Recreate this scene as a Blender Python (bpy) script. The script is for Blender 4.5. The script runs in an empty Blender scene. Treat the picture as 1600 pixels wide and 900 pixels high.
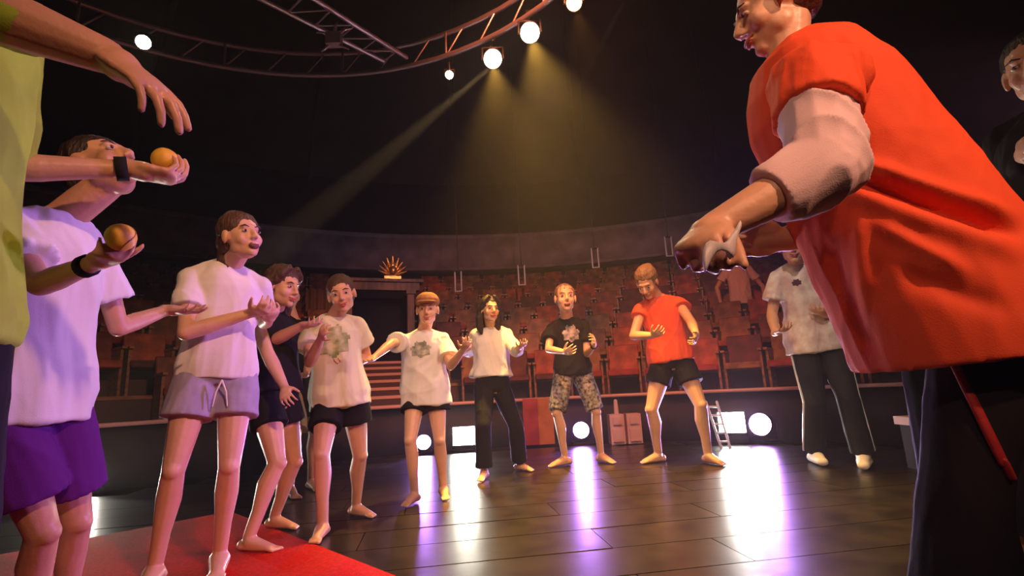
import bpy, bmesh, math, random
import numpy as np
from mathutils import Vector as V, Matrix, noise
random.seed(7)
PI = math.pi
C = bpy.context.scene.collection

# ------------------------------------------------------------------ camera, world, lamps, exposure
TILT, ROLL, CAMH, FPX = .197, .05, .72, 800.0
_f = V((0, math.cos(TILT), math.sin(TILT))); _u = V((0, -math.sin(TILT), math.cos(TILT))); _r = V((1, 0, 0))
CR = _r * math.cos(ROLL) - _u * math.sin(ROLL); CU = _u * math.cos(ROLL) + _r * math.sin(ROLL)
CAM = V((0, 0, CAMH))
cd = bpy.data.cameras.new('camera'); cam = bpy.data.objects.new('camera', cd); C.objects.link(cam)
cam.matrix_world = Matrix(((CR.x, CU.x, -_f.x, 0), (CR.y, CU.y, -_f.y, 0), (CR.z, CU.z, -_f.z, CAMH), (0, 0, 0, 1)))
cd.sensor_width = 36; cd.lens = 18; cd.clip_start = .05; cd.clip_end = 100
bpy.context.scene.camera = cam
sc = bpy.context.scene
sc.view_settings.view_transform = 'Standard'; sc.view_settings.look = 'None'
sc.view_settings.gamma = 1; sc.view_settings.use_curve_mapping = False
sc.view_settings.exposure = 0.12
sc.cycles.use_denoising = True
sc.cycles.max_bounces = 5; sc.cycles.volume_bounces = 0
sc.cycles.sample_clamp_indirect = 4.0
w = bpy.data.worlds.new('world'); sc.world = w; w.use_nodes = True
w.node_tree.nodes['Background'].inputs[0].default_value = (.05, .03, .035, 1)
w.node_tree.nodes['Background'].inputs[1].default_value = .03

def ray(px, py): return _f * FPX + CR * (px - 800) + CU * (450 - py)
def atY(px, py, Y): d = ray(px, py); return CAM + d * (Y / d.y)
def floorpt(px, py, z=0.0): d = ray(px, py); return CAM + d * ((z - CAMH) / d.z)
def topix(p):
    q = p - CAM; z = q.dot(_f); return 800 + FPX * q.dot(CR) / z, 450 - FPX * q.dot(CU) / z

def spot(name, loc, target, energy, color, angle, blend=.3, size=.05):
    l = bpy.data.lights.new(name, 'SPOT'); l.energy = energy; l.color = color
    l.spot_size = math.radians(angle); l.spot_blend = blend; l.shadow_soft_size = size
    o = bpy.data.objects.new(name, l); C.objects.link(o); o.location = loc
    o.rotation_euler = (V(target) - V(loc)).to_track_quat('-Z', 'Y').to_euler(); return o

# front-of-house spots (behind the camera, up in the rig), warm
spot('front_spot', (2.6, -2.0, 3.9), (-.6, 3.4, 1.1), 820, (1, .47, .27), 45, .6, .08)
spot('front_spot', (-1.6, -2.2, 4.6), (.8, 4.8, 1.0), 330, (1, .55, .3), 43, .6, .08)
spot('rig_spot', (.9, .6, 4.3), (.9, 4.8, .9), 260, (1, .74, .55), 58, .6, .06)
spot('side_spot', (4.3, 3.0, 2.6), (-1.3, 2.6, .8), 260, (1, .42, .66), 44, .6, .06)
spot('purple_spot', (2.9, 3.0, 1.9), (-1.6, 1.7, .6), 380, (.42, .16, 1), 40, .7, .06)
spot('red_spot', (.2, -1.6, 3.2), (.95, 1.2, 1.2), 120, (1, .5, .3), 38, .7, .06)
# added spots without fixtures, brightening the tiers and the gallery
spot('tier_fill', (.5, 2.5, 4.6), (.6, 9.5, 1.2), 1000, (1, .23, .085), 76, .7, .1)
spot('gallery_fill', (.5, 4.5, 3.6), (0, 12, 4.9), 230, (.8, .62, .8), 90, .8, .1)

# ------------------------------------------------------------------ materials
def mat(name, col, rough=.6, metal=0, nscale=0, namp=.15, bump=0, bscale=40, emit=None, estr=0, spec=.5, sss=0, stretch=None, col2=None):
    m = bpy.data.materials.new(name); m.use_nodes = True; nt = m.node_tree; b = nt.nodes['Principled BSDF']
    b.inputs['Base Color'].default_value = (*col, 1); b.inputs['Roughness'].default_value = rough
    b.inputs['Metallic'].default_value = metal; b.inputs['Specular IOR Level'].default_value = spec
    if sss:
        b.inputs['Subsurface Weight'].default_value = sss; b.inputs['Subsurface Radius'].default_value = (.02, .008, .004)
        b.inputs['Subsurface Scale'].default_value = 1
    if emit: b.inputs['Emission Color'].default_value = (*emit, 1); b.inputs['Emission Strength'].default_value = estr
    if nscale or bump:
        tc = nt.nodes.new('ShaderNodeTexCoord'); src = tc.outputs['Object']
        if stretch:
            mp = nt.nodes.new('ShaderNodeMapping'); mp.inputs['Scale'].default_value = stretch
            nt.links.new(src, mp.inputs[0]); src = mp.outputs[0]
    if nscale:
        n = nt.nodes.new('ShaderNodeTexNoise'); n.inputs['Scale'].default_value = nscale; n.inputs['Detail'].default_value = 4
        nt.links.new(src, n.inputs['Vector'])
        mx = nt.nodes.new('ShaderNodeMix'); mx.data_type = 'RGBA'
        c2 = col2 or tuple(c * (1 - namp * 2) for c in col)
        rmp = nt.nodes.new('ShaderNodeMapRange'); rmp.inputs[1].default_value = .35; rmp.inputs[2].default_value = .65
        nt.links.new(n.outputs[0], rmp.inputs[0]); nt.links.new(rmp.outputs[0], mx.inputs[0])
        mx.inputs[6].default_value = (*col, 1); mx.inputs[7].default_value = (*c2, 1)
        nt.links.new(mx.outputs[2], b.inputs['Base Color'])
    if bump:
        n = nt.nodes.new('ShaderNodeTexNoise'); n.inputs['Scale'].default_value = bscale; n.inputs['Detail'].default_value = 3
        nt.links.new(src, n.inputs['Vector'])
        bp = nt.nodes.new('ShaderNodeBump'); bp.inputs['Strength'].default_value = bump; bp.inputs['Distance'].default_value = .01
        nt.links.new(n.outputs[0], bp.inputs['Height']); nt.links.new(bp.outputs[0], b.inputs['Normal'])
    return m
skin = mat('skin', (.76, .44, .29), .42, nscale=9, namp=.06, bump=.1, bscale=60)
skin2 = mat('skin_tanned', (.62, .34, .22), .42, nscale=9, namp=.06, bump=.15, bscale=60)
lipm = mat('lip', (.5, .12, .11), .4); eyew = mat('eye_white', (.5, .42, .38), .3); iris = mat('iris', (.04, .025, .02), .15)
mouthm = mat('mouth', (.16, .03, .03), .5); toothm = mat('teeth', (.85, .8, .74), .3)
hair_br = mat('hair_brown', (.12, .055, .03), .5, nscale=30, namp=.3, bump=.7, bscale=25, stretch=(6, 6, .8))
hair_dk = mat('hair_dark', (.035, .018, .014), .45, nscale=30, namp=.3, bump=.7, bscale=25, stretch=(6, 6, .8))
hair_bl = mat('hair_fair', (.33, .2, .1), .5, nscale=30, namp=.3, bump=.7, bscale=25, stretch=(6, 6, .8))
def cloth(name, col, **k): return mat(name, col, k.pop('rough', .85), bump=.12, bscale=350, spec=.15, **k)
white = cloth('white_cotton', (.82, .79, .76)); cream = cloth('cream_cotton', (.84, .82, .66))
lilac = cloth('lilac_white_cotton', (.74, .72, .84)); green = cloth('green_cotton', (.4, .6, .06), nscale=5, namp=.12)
black = cloth('black_cloth', (.015, .014, .016)); red = cloth('coral_red_cloth', (.85, .12, .05))
redcoat = cloth('red_coat_cloth', (.8, .1, .035), rough=.7); purple = cloth('purple_cloth', (.11, .015, .2))
grey = cloth('lilac_grey_cloth', (.42, .38, .52), nscale=12, namp=.1); khaki = cloth('khaki', (.35, .26, .12))
pinksh = cloth('pale_pink_cloth', (.78, .58, .62)); capm = cloth('brown_cap', (.28, .13, .07)); darkblue = cloth('dark_track_cloth', (.025, .028, .035))
patshort = cloth('patterned_cloth', (.02, .02, .02), nscale=34, col2=(.36, .33, .33)); flor = cloth('printed_shirt_cloth', (.86, .83, .84), nscale=9, col2=(.6, .45, .48))
printg = mat('green_print', (.24, .34, .14), .8, nscale=18, col2=(.75, .75, .55)); printk = mat('dark_print', (.16, .18, .14), .8, nscale=22, col2=(.6, .58, .5))
printw = mat('pale_print', (.62, .58, .6), .8, nscale=18, col2=(.08, .08, .08)); dmark = mat('dark_emblem', (.08, .03, .04), .8)
metal = mat('truss_metal', (.62, .5, .52), .35, .85); blackm = mat('black_metal', (.02, .02, .022), .4, .3)
whitem = mat('white_metal', (.75, .78, .82), .35); ballm = mat('ball_yellow', (.85, .5, .06), .5, nscale=14, namp=.15)
redv = mat('seat_red', (.42, .045, .03), .7, nscale=6, namp=.25); redd = mat('seat_back_red', (.3, .07, .03), .55, nscale=5, namp=.3)
seatw = mat('seat_wood', (.34, .13, .04), .45, nscale=4, namp=.25, stretch=(1, 1, 6))
carpet = mat('red_carpet', (.62, .02, .008), .9, spec=.1, nscale=60, namp=.15, bump=.4, bscale=200)
darkw = mat('dark_wall', (.03, .02, .022), .8, nscale=3, namp=.2); wood = mat('portal_wood', (.26, .12, .05), .5, nscale=3, namp=.25, stretch=(4, 4, .6))
gal = mat('gallery_plaster', (.34, .28, .31), .8, nscale=2, namp=.2); gold = mat('gilt', (.85, .5, .14), .3, .8, bump=.5, bscale=20)
rail = mat('rail_pink_wood', (.62, .36, .33), .5); dome = mat('dome_cloth', (.05, .035, .025), .9, nscale=1.2, namp=.15)
glossf = mat('stage_gloss_black', (.022, .018, .018), .28, nscale=5, namp=.3, bump=.12, bscale=7, spec=.6)
silk = mat('pale_scarf', (.7, .66, .72), .5)
def emis(name, col, s): return mat(name, (0, 0, 0), .5, emit=col, estr=s)
e_white = emis('lens_white', (1, .97, .86), 95); e_purple = emis('lens_lilac', (.62, .3, 1), 22); e_lil = emis('lens_lilac_white', (.66, .34, 1), 75)
e_gold = emis('lens_gold', (1, .8, .5), 120); e_or = emis('lens_orange', (1, .5, .15), 18)

# ------------------------------------------------------------------ object helpers
def props(o, label=None, cat=None, group=None, kind=None):
    if label: o['label'] = label
    if cat: o['category'] = cat
    if group: o['group'] = group
    if kind: o['kind'] = kind
    return o
def empty(name, loc=(0, 0, 0), rz=0, **k):
    o = bpy.data.objects.new(name, None); C.objects.link(o); o.location = loc; o.rotation_euler = (0, 0, rz)
    o.empty_display_size = .05; return props(o, **k)
def setparent(o, p):
    if p is not None:
        o.parent = p; bpy.context.view_layer.update(); o.matrix_parent_inverse = p.matrix_world.inverted()
class PB:
    """collects closed primitives"""
    def __init__(s): s.v = []; s.f = []; s.m = []
    def add(s, vs, fs, mi=0):
        n = len(s.v); s.v += [tuple(v) for v in vs]; s.f += [tuple(i + n for i in f) for f in fs]; s.m += [mi] * len(fs); return s
    def loft(s, rings, cap=True, mi=0):
        N = len(rings[0]); vs = [p for r in rings for p in r]; fs = []
        for k in range(len(rings) - 1):
            for i in range(N):
                j = (i + 1) % N; fs.append((k * N + i, k * N + j, (k + 1) * N + j, (k + 1) * N + i))
        if cap:
            fs.append(tuple(reversed(range(N)))); fs.append(tuple((len(rings) - 1) * N + i for i in range(N)))
        return s.add(vs, fs, mi)
    def ball(s, c, r, M=None, n=14, mi=0):
        if not hasattr(r, '__len__'): r = (r, r, r)
        M = M or Matrix.Identity(3); c = V(c); rings = []
        K = n // 2
        for k in range(1, K):
            a = PI * k / K
            rings.append([c + M @ V((r[0] * math.sin(a) * math.cos(2 * PI * i / n), r[1] * math.sin(a) * math.sin(2 * PI * i / n), -r[2] * math.cos(a))) for i in range(n)])
        vs = [c + M @ V((0, 0, -r[2]))] + [p for q in rings for p in q] + [c + M @ V((0, 0, r[2]))]
        fs = [(0, 1 + (i + 1) % n, 1 + i) for i in range(n)]
        for k in range(len(rings) - 1):
            for i in range(n):
                j = (i + 1) % n; fs.append((1 + k * n + i, 1 + k * n + j, 1 + (k + 1) * n + j, 1 + (k + 1) * n + i))
        L = len(vs) - 1; b = 1 + (len(rings) - 1) * n
        fs += [(L, b + i, b + (i + 1) % n) for i in range(n)]
        return s.add(vs, fs, mi)
    def cap(s, a, b, r0, r1, n=12, mi=0, flat=False, ex=None, k=1.0):
        """tapered capsule a->b; ex: axis along which section is scaled by k"""
        a = V(a); b = V(b); d = (b - a)
        L = d.length
        if L < 1e-6: return s.ball(a, r0, n=n, mi=mi)
        d /= L; x = V(ex) if ex is not None else (V((0, 0, 1)) if abs(d.z) < .9 else V((0, 1, 0)))
        x = (x - d * x.dot(d)).normalized(); y = d.cross(x); rings = []
        def ring(c, r): rings.append([c + (x * k * math.cos(2 * PI * i / n) + y * math.sin(2 * PI * i / n)) * r for i in range(n)])
        if not flat:
            for t in (80, 55, 28): ring(a - d * r0 * math.sin(math.radians(t)), r0 * math.cos(math.radians(t)))
        ring(a, r0); ring(a.lerp(b, .5), (r0 + r1) / 2); ring(b, r1)
        if not flat:
            for t in (28, 55, 80): ring(b + d * r1 * math.sin(math.radians(t)), r1 * math.cos(math.radians(t)))
        return s.loft(rings, mi=mi)
    def chain(s, pts, rs, **k):
        for i in range(len(pts) - 1): s.cap(pts[i], pts[i + 1], rs[i], rs[i + 1], **k)
        return s
    def box(s, c, size, M=None, mi=0):
        M = M or Matrix.Identity(3); c = V(c); h = [x / 2 for x in size]
        vs = [c + M @ V((sx * h[0], sy * h[1], sz * h[2])) for sz in (-1, 1) for sy in (-1, 1) for sx in (-1, 1)]
        return s.add(vs, [(0, 2, 3, 1), (4, 5, 7, 6), (0, 1, 5, 4), (2, 6, 7, 3), (0, 4, 6, 2), (1, 3, 7, 5)], mi)
    def build(s, name, mats, parent=None, smooth=True, **k):
        me = bpy.data.meshes.new(name); me.from_pydata(s.v, [], s.f)
        if not isinstance(mats, (list, tuple)): mats = [mats]
        for m in mats: me.materials.append(m)
        me.polygons.foreach_set('material_index', s.m)
        if smooth: me.polygons.foreach_set('use_smooth', [True] * len(me.polygons))
        me.update(); o = bpy.data.objects.new(name, me); C.objects.link(o)
        if parent is not None: o.parent = parent; o.matrix_parent_inverse = Matrix.Translation(-parent.location) if parent.rotation_euler.z == 0 else parent.matrix_basis.inverted()
        return props(o, **k)
    def bake(s, name, mats, parent, vox, sm=3, disp=None, zmin=None, **k):
        o = s.build(name, mats, parent)
        o.parent = None
        md = o.modifiers.new('r', 'REMESH'); md.mode = 'VOXEL'; md.voxel_size = vox; md.use_smooth_shade = True
        if sm: m2 = o.modifiers.new('s', 'SMOOTH'); m2.factor = .5; m2.iterations = sm
        dg = bpy.context.evaluated_depsgraph_get(); me = bpy.data.meshes.new_from_object(o.evaluated_get(dg))
        o.modifiers.clear(); old = o.data; o.data = me; bpy.data.meshes.remove(old); me.name = name
        n = len(me.vertices)
        if disp or zmin is not None:
            co = np.empty(n * 3); me.vertices.foreach_get('co', co); co = co.reshape(-1, 3)
            if disp:
                nr = np.empty(n * 3); me.vertices.foreach_get('normal', nr); nr = nr.reshape(-1, 3)
                co = co + nr * disp(co)[:, None]
            if zmin is not None: co[:, 2] = np.maximum(co[:, 2], zmin)
            me.vertices.foreach_set('co', co.reshape(-1)); me.update()
        me.polygons.foreach_set('use_smooth', [True] * len(me.polygons))
        if parent is not None: o.parent = parent; o.matrix_parent_inverse = Matrix.Translation(-parent.location)
        return props(o, **k)
def folds(amp, freq=9, seed=0, dirv=(0, 0, 1), aniso=.35):
    """cloth creases: sum of warped sines across a few directions"""
    rs = np.random.RandomState(seed); ds = []
    for i in range(7):
        d = rs.randn(3); d /= np.linalg.norm(d); dv = np.array(dirv, float); d = d - dv * d.dot(dv) * (1 - aniso)
        ds.append((d * freq * rs.uniform(.6, 2.2) * 2, rs.uniform(0, 6.28), rs.uniform(.5, 1)))
    def fn(co):
        wv = np.sin(co @ np.array([7., 3., 5.]) + seed) * .8 + np.sin(co @ np.array([-4., 9., 8.]) + 2 * seed) * .6
        h = np.zeros(len(co))
        for d, p, a in ds: h += a * (1 - np.abs(np.sin(co @ d + p + wv * 1.3))) ** 2 + .3 * a * (1 - np.abs(np.sin(co @ d * 2.7 + p * 2 + wv))) ** 2
        return amp * (h / 3.0 - .35)
    return fn

# ------------------------------------------------------------------ people
def hand(pb, W, D, N, S, h=.18, curl=(20, 30, 20), spread=8, thumb=(40, 15), r=1.0):
    """W wrist, D finger direction, N palm normal (side fingers bend to), S thumb side"""
    D = D.normalized(); N = (N - D * N.dot(D)).normalized(); S0 = D.cross(N); S = S0 if S0.dot(S) > 0 else -S0
    u = h / .18; M = Matrix((S, D, N)).transposed()
    pb.ball(W + D * .045 * u, (.040 * u, .054 * u, .0165 * u), M)
    pb.ball(W + D * .07 * u, (.041 * u, .034 * u, .0145 * u), M)
    pb.cap(W - D * .02 * u, W + D * .03 * u, .022 * u * r, .026 * u, ex=S, k=1.1)
    pb.ball(W + D * .035 * u + S * .022 * u + N * .008 * u, (.02 * u, .032 * u, .017 * u), M)
    for i, (off, L, rr) in enumerate(((.031, .072, .0088), (.0105, .08, .0092), (-.0105, .074, .0088), (-.031, .058, .0078))):
        a = math.radians(spread * (1.5 - i)); d = (D * math.cos(a) + S * math.sin(a)).normalized()
        p = W + D * (.088 - .004 * abs(i - 1)) * u + S * off * u; th = 0
        for j, (seg, c) in enumerate(zip((.45, .3, .25), curl)):
            th += math.radians(c * (1 + .12 * (i - 1))); dd = d * math.cos(th) + N * math.sin(th)
            q = p + dd * L * seg * u; pb.cap(p, q, rr * u * (1 - .08 * j), rr * u * (1 - .08 * (j + 1)), n=8); p = q
    a, b = math.radians(thumb[0]), math.radians(thumb[1])
    p = W + D * .025 * u + S * .028 * u + N * .006 * u
    d1 = D * math.cos(a) + S * math.sin(a) * math.cos(b) + N * math.sin(a) * math.sin(b)
    q = p + d1 * .036 * u; pb.cap(p, q, .0125 * u, .0105 * u, n=8)
    d2 = (d1 + D * .35 + N * .25).normalized(); q2 = q + d2 * .028 * u; pb.cap(q, q2, .0105 * u, .0095 * u, n=8)
    q3 = q2 + (d2 + N * .3).normalized() * .022 * u; pb.cap(q2, q3, .0095 * u, .0078 * u, n=8)

def headframe(Fd, roll=0):
    Fd = Fd.normalized(); L = V((0, 0, 1)).cross(Fd).normalized(); U = Fd.cross(L)
    if roll:
        q = Matrix.Rotation(math.radians(roll), 3, Fd); L = q @ L; U = q @ U
    return Matrix((Fd, L, U)).transposed()
def add_head(pb, c, M, s, neck, chin=1):
    P = lambda x, y, z: c + M @ V((x * s, y * s, z * s))
    B = lambda p, r: pb.ball(P(*p), tuple(a * s for a in r), M)
    B((-.012, 0, .03), (.094, .076, .086)); B((.026, 0, -.02), (.062, .061, .088)); B((.03, 0, -.066), (.05, .046, .044))
    B((.066, 0, -.094), (.021, .024, .019)); B((.072, 0, .022), (.02, .046, .014))
    for y in (1, -1):
        B((.054, y * .034, -.03), (.028, .026, .03)); B((-.002, y * .077, -.006), (.02, .009, .032)); B((.016, y * .042, -.055), (.034, .016, .034))
        B((.098, y * .011, -.036), (.009, .007, .007))
    pb.cap(P(.085, 0, .014), P(.106, 0, -.028), .008 * s, .012 * s, n=8); B((.086, 0, -.064), (.012, .024, .010))
    if neck is not None: pb.cap(neck, P(-.02, 0, -.05), .05 * s, .048 * s)
def face_parts(c, M, s, par, hairm, mouth='smile'):
    P = lambda x, y, z: c + M @ V((x * s, y * s, z * s))
    for y in (1, -1):
        e = PB(); e.ball(P(.079, y * .031, .0), (.010 * s, .013 * s, .0065 * s), M, n=10); eo = e.build('eye', eyew, par)
        e = PB(); e.ball(P(.086, y * .031, .0), (.005 * s, .0062 * s, .0062 * s), M, n=8); e.build('iris', iris, eo)
        e = PB(); e.chain([P(.088, y * .014, .02), P(.089, y * .032, .026), P(.078, y * .05, .02)], [.0022 * s, .0032 * s, .0016 * s], n=6); e.build('eyebrow', hairm, par)
    m = PB()
    if mouth == 'open':
        m.ball(P(.085, 0, -.068), (.013 * s, .024 * s, .017 * s), M, n=10); m.build('mouth', mouthm, par)
        t = PB(); t.ball(P(.0915, 0, -.0605), (.006 * s, .016 * s, .0045 * s), M, n=8); t.build('teeth', toothm, par)
    else:
        z = .004 if mouth == 'smile' else 0
        m.chain([P(.082, .024, -.06 + z), P(.096, .01, -.0625), P(.096, -.01, -.0625), P(.082, -.024, -.06 + z)], [.003 * s, .0055 * s, .0055 * s, .003 * s], n=6)
        m.chain([P(.09, .014, -.07), P(.094, 0, -.072), P(.09, -.014, -.07)], [.004 * s, .006 * s, .004 * s], n=6); m.build('lips', lipm, par)
def hair_obj(c, M, s, style, m, par, vox, seed):
    P = lambda x, y, z: c + M @ V((x * s, y * s, z * s)); h = PB(); B = lambda p, r: h.ball(P(*p), tuple(a * s for a in r), M)
    if style == 'short': B((-.022, 0, .044), (.096, .084, .085)); B((-.055, 0, -.005), (.06, .072, .06))
    elif style == 'crop': B((-.018, 0, .036), (.094, .080, .083)); B((-.05, 0, -.005), (.06, .072, .05))
    else:
        B((-.022, 0, .044), (.098, .086, .087)); B((-.055, 0, -.005), (.062, .076, .07))
        for y in ((1, -1) if style in ('long', 'pony') else ()):
            h.chain([P(.05, y * .03, .105), P(.045, y * .07, .06), P(-.005, y * .083, 0)], [.02 * s, .018 * s, .02 * s], n=8)
        if style == 'bun': B((-.115, .0, .06), (.04, .04, .04)); B((-.09, 0, .03), (.03, .04, .03))
        if style == 'pony':
            B((-.105, 0, .035), (.035, .035, .035)); h.chain([P(-.12, 0, .03), P(-.15, .01, -.04), P(-.14, .015, -.13), P(-.12, .01, -.17)], [.026 * s, .032 * s, .024 * s, .008 * s])
        if style == 'tuft':
            h.chain([P(-.09, -.02, -.02), P(-.11, -.02, -.08), P(-.10, -.02, -.12)], [.035 * s, .036 * s, .02 * s]); B((-.10, 0, .0), (.045, .06, .05))
        if style == 'long':
            for y in (1, -1, .35, -.35):
                fx = .0 if abs(y) == 1 else -.07
                h.chain([P(fx - .02, y * .078, .02), P(fx - .03, y * .088, -.07), P(fx - .035, y * .082, -.15), P(fx - .03, y * .07, -.2)], [.028 * s, .032 * s, .03 * s, .014 * s])
    h.bake('hair', m, par, vox, 2, disp=folds(.006 * s, 28, seed, aniso=.25))

BODY_ST = [(-.13, .062, .048), (-.05, .09, .066), (.04, .1, .068), (.16, .094, .066), (.38, .078, .056), (.6, .086, .063), (.78, .094, .064), (.9, .08, .052), (.97, .05, .042), (1.03, .033, .034)]
CHECK = []
def isect(P0, L, px, py, near=True):
    """point on the pixel's ray at distance L of P0"""
    d = ray(px, py).normalized(); o = CAM - P0; b = o.dot(d); cc = o.dot(o) - L * L; q = b * b - cc
    if q < 0: return CAM + d * (-b)
    return CAM + d * (-b - math.sqrt(q) if near else -b + math.sqrt(q))
def ik(A, B, l1, l2, pole):
    d = B - A; D = d.length; s = max(1.0, D / (l1 + l2) * 1.001); l1 *= s; l2 *= s; u = d / D
    a = (l1 * l1 - l2 * l2 + D * D) / (2 * D); hgt = math.sqrt(max(l1 * l1 - a * a, 0)); p = (pole - u * pole.dot(u)).normalized()
    return A + u * a + p * hgt
def ydir(deg):
    """0 = towards the camera side, 90 = image right, -90 = image left, 180 = away"""
    a = math.radians(deg); return V((math.sin(a), -math.cos(a), 0))

def person(label, H, yaw, feet, pelvis, neck, head, hdir, arms, hairstyle, hairm, clothes, group='children and helpers standing in a ring', sk=None, vox=.0065,
           bf=1.0, dneck=0.0, dpel=0.0, Y0=None, hs=1.16, mouth='smile', zf=0.0, legr=.97, seed=1, barefoot=True, pelw=1.0, headY=None, syaw=None, shw=1.0):
    sk = sk or skin; fr = ydir(yaw); left = V((0, 0, 1)).cross(fr)
    fl = {k: floorpt(v[0], v[1], zf) for k, v in feet.items()}
    Yc = Y0 or sum(p.y for p in fl.values()) / 2
    Pv = atY(*pelvis, Yc + dpel); Nk = atY(*neck, Yc + dpel + dneck); Hc = atY(*head, headY or (Nk.y))
    # head depth: keep the head at a human distance in front of the neck
    Hc = isect(Nk, .108 * H * hs, *head, near=(hdir[2] if len(hdir) > 2 else True)) if headY is None else Hc
    base = (fl['L'] + fl['R']) / 2; base.z = zf
    if legr:
        for it in range(60):                           # raise the hips until the legs are as straight as they stand
            m = sum((Pv - V((0, 0, .047 * H + .01 * H)) - p).length for p in fl.values()) / 2 / (.492 * H)
            if m >= legr: break
            Pv = Pv + (Nk - Pv).normalized() * .006
    root = empty('person', base, label=label, cat='person', group=group)
    up = (Nk - Pv); TL = up.length; up /= TL; CHECK.append((label[:20], 'torso', round(TL / (.29 * H), 2)))
    sl = left if syaw is None else V((0, 0, 1)).cross(ydir(syaw))
    def fr_at(s):
        l = (left * (1 - s) + sl * s); l = (l - up * l.dot(up)).normalized(); return l, l.cross(up)
    def ring(s, wd, dp, off=(0, 0), n=20, e=2.3):
        l, f = fr_at(min(max(s, 0), 1)); c = Pv + up * TL * s + f * off[1]; out = []
        for i in range(n):
            a = 2 * PI * i / n; ca, sa = math.cos(a), math.sin(a)
            out.append(c + l * wd * math.copysign(abs(ca) ** (2 / e), ca) + f * dp * math.copysign(abs(sa) ** (2 / e), sa))
        return out
    st = [(s, w_ * H * bf * (1 if s > .3 else pelw), d_ * H * bf) for s, w_, d_ in BODY_ST]
    pb = PB(); pb.loft([ring(*x) for x in st])
    lS, fS = fr_at(1); lH, fH = fr_at(0); J = {}
    hs_ = .225 * H / 1.65 * hs / .225 * 1.0
    hM = headframe(ydir(hdir[0]) * math.cos(math.radians(hdir[1])) + V((0, 0, math.sin(math.radians(hdir[1])))), hdir[3] if len(hdir) > 3 else 0)
    add_head(pb, Hc, hM, hs_, Nk - up * .02)
    for k, sg in (('L', 1), ('R', -1)):
        S = Nk - up * .05 * H + lS * sg * .098 * H * shw; J['s' + k] = S
        pb.cap(Nk - up * .012 * H + lS * sg * .02 * H, S, .027 * H * bf, .027 * H * bf); pb.ball(S, .031 * H * bf)
        ax = PB
        pb.cap(S - up * .02 * H - lS * sg * .02 * H, S - up * .1 * H - lS * sg * .035 * H, .03 * H * bf, .035 * H * bf)
        A = arms.get(k)
        if A:
            E = isect(S, .178 * H, *A['e'][:2], near=(A['e'][2] if len(A['e']) > 2 else True)); W = isect(E, .15 * H, *A['w'][:2], near=(A['w'][2] if len(A['w']) > 2 else True))
            CHECK.append((label[:20], k, round((E - S).length / (.178 * H), 2), round((W - E).length / (.15 * H), 2)))
            J['e' + k] = E; J['w' + k] = W
            kk = A.get('k', 1) * bf; pb.cap(S, E, .029 * H * bf, .023 * H * kk); pb.cap(E, E.lerp(W, .35), .0235 * H * kk, .0245 * H * kk); pb.cap(E.lerp(W, .3), W, .0245 * H * kk, .0155 * H * kk)
            T = isect(W, .1 * H, *A['h'][:2], near=(A['h'][2] if len(A['h']) > 2 else True)); Dh = (T - W).normalized()
            N = V(A.get('n', (0, 0, 1))); Sd = V(A.get('t', tuple(-lS * sg))); J['h' + k] = W + Dh * .08 * H / 1.65; J['n' + k] = N
            hand(pb, W, Dh, N, Sd, .108 * H * A.get('hk', 1), A.get('curl', (25, 35, 25)), A.get('spread', 8), A.get('thumb', (40, 15)))
        hp = Pv + lH * sg * .05 * H * pelw - up * .01 * H; J['hip' + k] = hp
        an = fl[k] + V((0, 0, .047 * H)); fd = ydir(feet[k][2]); pole = (fd + fH * .6)
        hh = hp.z - an.z; kn = ik(hp, an, .245 * H, .247 * H, pole); J['k' + k] = kn; J['a' + k] = an
        CHECK.append((label[:20], 'leg' + k, round((hp - an).length / (.492 * H), 2)))
        b = bf
        pb.chain([hp - up * .0, hp.lerp(kn, .45), kn.lerp(hp, .12), kn], [.053 * H * b, .047 * H * b, .034 * H * b, .031 * H * b])
        bk = -fd; c1 = kn.lerp(an, .3) + bk * .008 * H
        pb.chain([kn, c1, kn.lerp(an, .65), an], [.030 * H * b, .0335 * H * b, .024 * H * b, .0205 * H * b]); pb.ball(kn + fd * .01 * H, .026 * H * b)
        if barefoot:
            he = an - fd * .022 * H; he.z = zf + .02 * H; pb.ball(he, .0205 * H); sd = V((0, 0, 1)).cross(fd)
            bl = an + fd * .085 * H; bl.z = zf + .013 * H; pb.cap(an + fd * .005 * H - V((0, 0, .015 * H)), bl, .022 * H, .0125 * H, ex=sd, k=1.25); pb.cap(he, bl, .0165 * H, .0125 * H, ex=sd, k=1.5)
            inner = -sg
            for i in range(5):
                o_ = sd * inner * (.017 - .0085 * i) * H; p0 = bl + o_ - V((0, 0, .002 * H)); L_ = (.03 - .003 * i) * H
                p1 = p0 + fd * L_; p1.z = zf + .0065 * H; pb.cap(p0, p1, .0068 * H, (.0072 if i == 0 else .0052) * H, n=8)
        else: pb.ball(an - V((0, 0, .01 * H)), .02 * H)
    pb.bake('body', sk, root, vox, 3 if vox > .006 else 6, zmin=zf + .004)
    face_parts(Hc, hM, hs_, root, hairm if hairstyle != 'none' else hair_dk, mouth)
    if hairstyle != 'none': hair_obj(Hc, hM, hs_, hairstyle, hairm, root, max(vox, .006), seed)
    # ---- clothing
    cx = dict(root=root, H=H, J=J, up=up, TL=TL, Pv=Pv, Nk=Nk, ring=ring, st=st, fr_at=fr_at, Hc=Hc, hM=hM, hs=hs_, bf=bf, fl=fl, feet=feet, vox=vox, seed=seed, pelw=pelw, zf=zf)
    for fn, kw in clothes: fn(cx, **kw)
    return cx

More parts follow.
